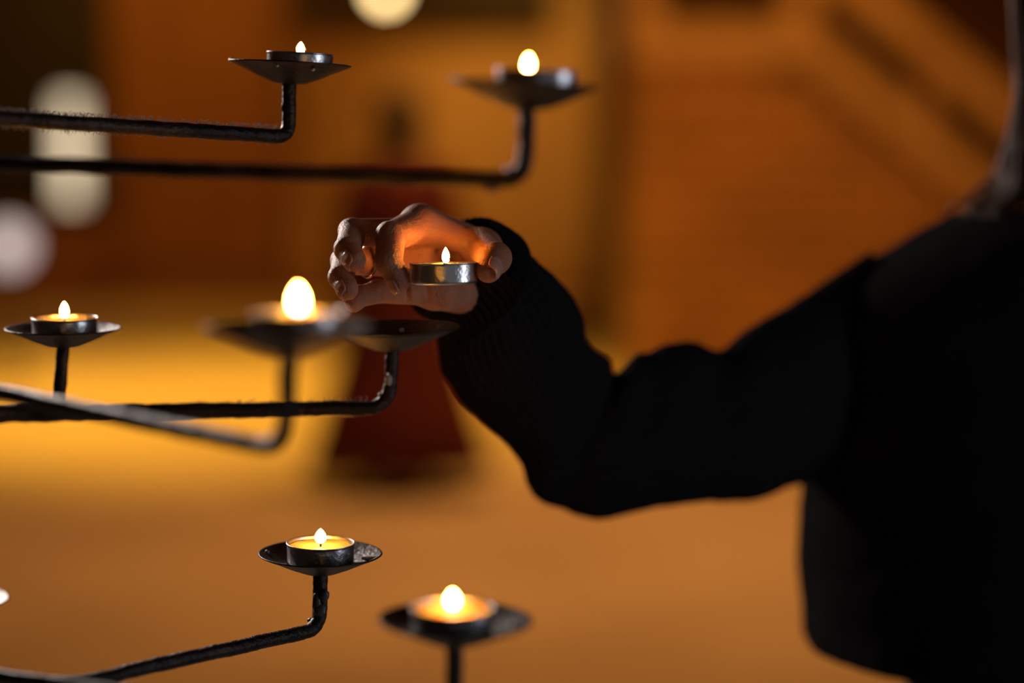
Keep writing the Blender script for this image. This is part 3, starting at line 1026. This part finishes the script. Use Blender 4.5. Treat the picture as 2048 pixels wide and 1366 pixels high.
def gc(a, b, ra, rb, k=.025): g.cone(B, a, b, ra, rb, k, margin=.07)


gc((0, 0, 1.42), (0, .012, 1.38), .082, .07); gc((0, -.005, 1.36), (0, 0, 1.2), .045, .05)
gc((0, -.085, 1.375), (0, -.092, 1.36), .012, .014, .01)
for s in (-1, 1):
    gc((s * .03, -.075, 1.40), (s * .032, -.075, 1.40), .012, .012, .004)
    gc((s * .08, .01, 1.39), (s * .082, .01, 1.37), .013, .012, .008)
gc((-.11, 0, 1.2), (.11, 0, 1.2), .055, .055); gc((0, 0, 1.18), (0, 0, .78), .11, .12, .05)
for s in (-1, 1):
    gc((s * .15, 0, 1.19), (s * .2, .02, .96), .045, .036); gc((s * .2, .02, .96), (s * .19, -.05, .76), .035, .025)
    gc((s * .19, -.05, .76), (s * .19, -.07, .69), .026, .022)
    for k in range(4):
        a = Vector((s * .19 + (k - 1.5) * .013, -.075, .685)); gc(a, a + Vector((0, -.004, -.06)), .008, .007, .004)
    gc((s * .18, -.075, .73), (s * .165, -.1, .69), .01, .008, .006)
    gc((s * .07, 0, .76), (s * .075, .0, .42), .075, .055); gc((s * .075, 0, .42), (s * .075, .02, .07), .05, .034)
    gc((s * .075, .03, .04), (s * .085, -.12, .03), .036, .03)
V2, Q2 = surface(g, B)
obj('body', mesh_np('body', V2, Q2), M['skin'], p2)
rows = []
for (z, rx, ry) in ((.09, .35, .25), (.10, .36, .26), (.3, .30, .23), (.55, .23, .18), (.8, .17, .15), (.95, .16, .135), (1.08, .195, .145), (1.17, .195, .13), (1.24, .12, .09), (1.29, .07, .065), (1.31, .06, .06)):
    row = []
    for j in range(64):
        th = 2 * PI * j / 64; fo = 1 + (.05 * math.cos(th * 9) * max(0, (0.9 - z)))
        row.append((rx * fo * math.cos(th), ry * fo * math.sin(th), z))
    rows.append(row)
inn = [[(x * .94, y * .94, z + .01) for x, y, z in rows[0]]]
coat = join_meshes([grid_mesh('coat', inn + rows)] + [tube_mesh(smooth_path([Vector((s * .12, 0, 1.2)), Vector((s * .165, 0, 1.16)), Vector((s * .205, .02, .95)), Vector((s * .195, -.05, .755))], 6),
                                                            lambda t: .062 - .012 * t, 20) for s in (-1, 1)])
obj('coat', coat, M['red'], p2)
me = join_meshes([blob_mesh((0, .02, 1.435), .095, .092, .088, 3, 3, .06), blob_mesh((0, .065, 1.34), .075, .045, .10, 5, 3, .1)])
obj('hair', me, M['dark_hair'], p2)
for s in (-1, 1):
    obj('boot', join_meshes([blob_mesh((s * .085, -.045, .045), .048, .125, .045, s, 2, .05), tube_mesh([Vector((s * .075, .02, .05)), Vector((s * .075, .02, .15)), Vector((s * .075, .01, .28))], .05, 16)]),
        M['boot'], p2)
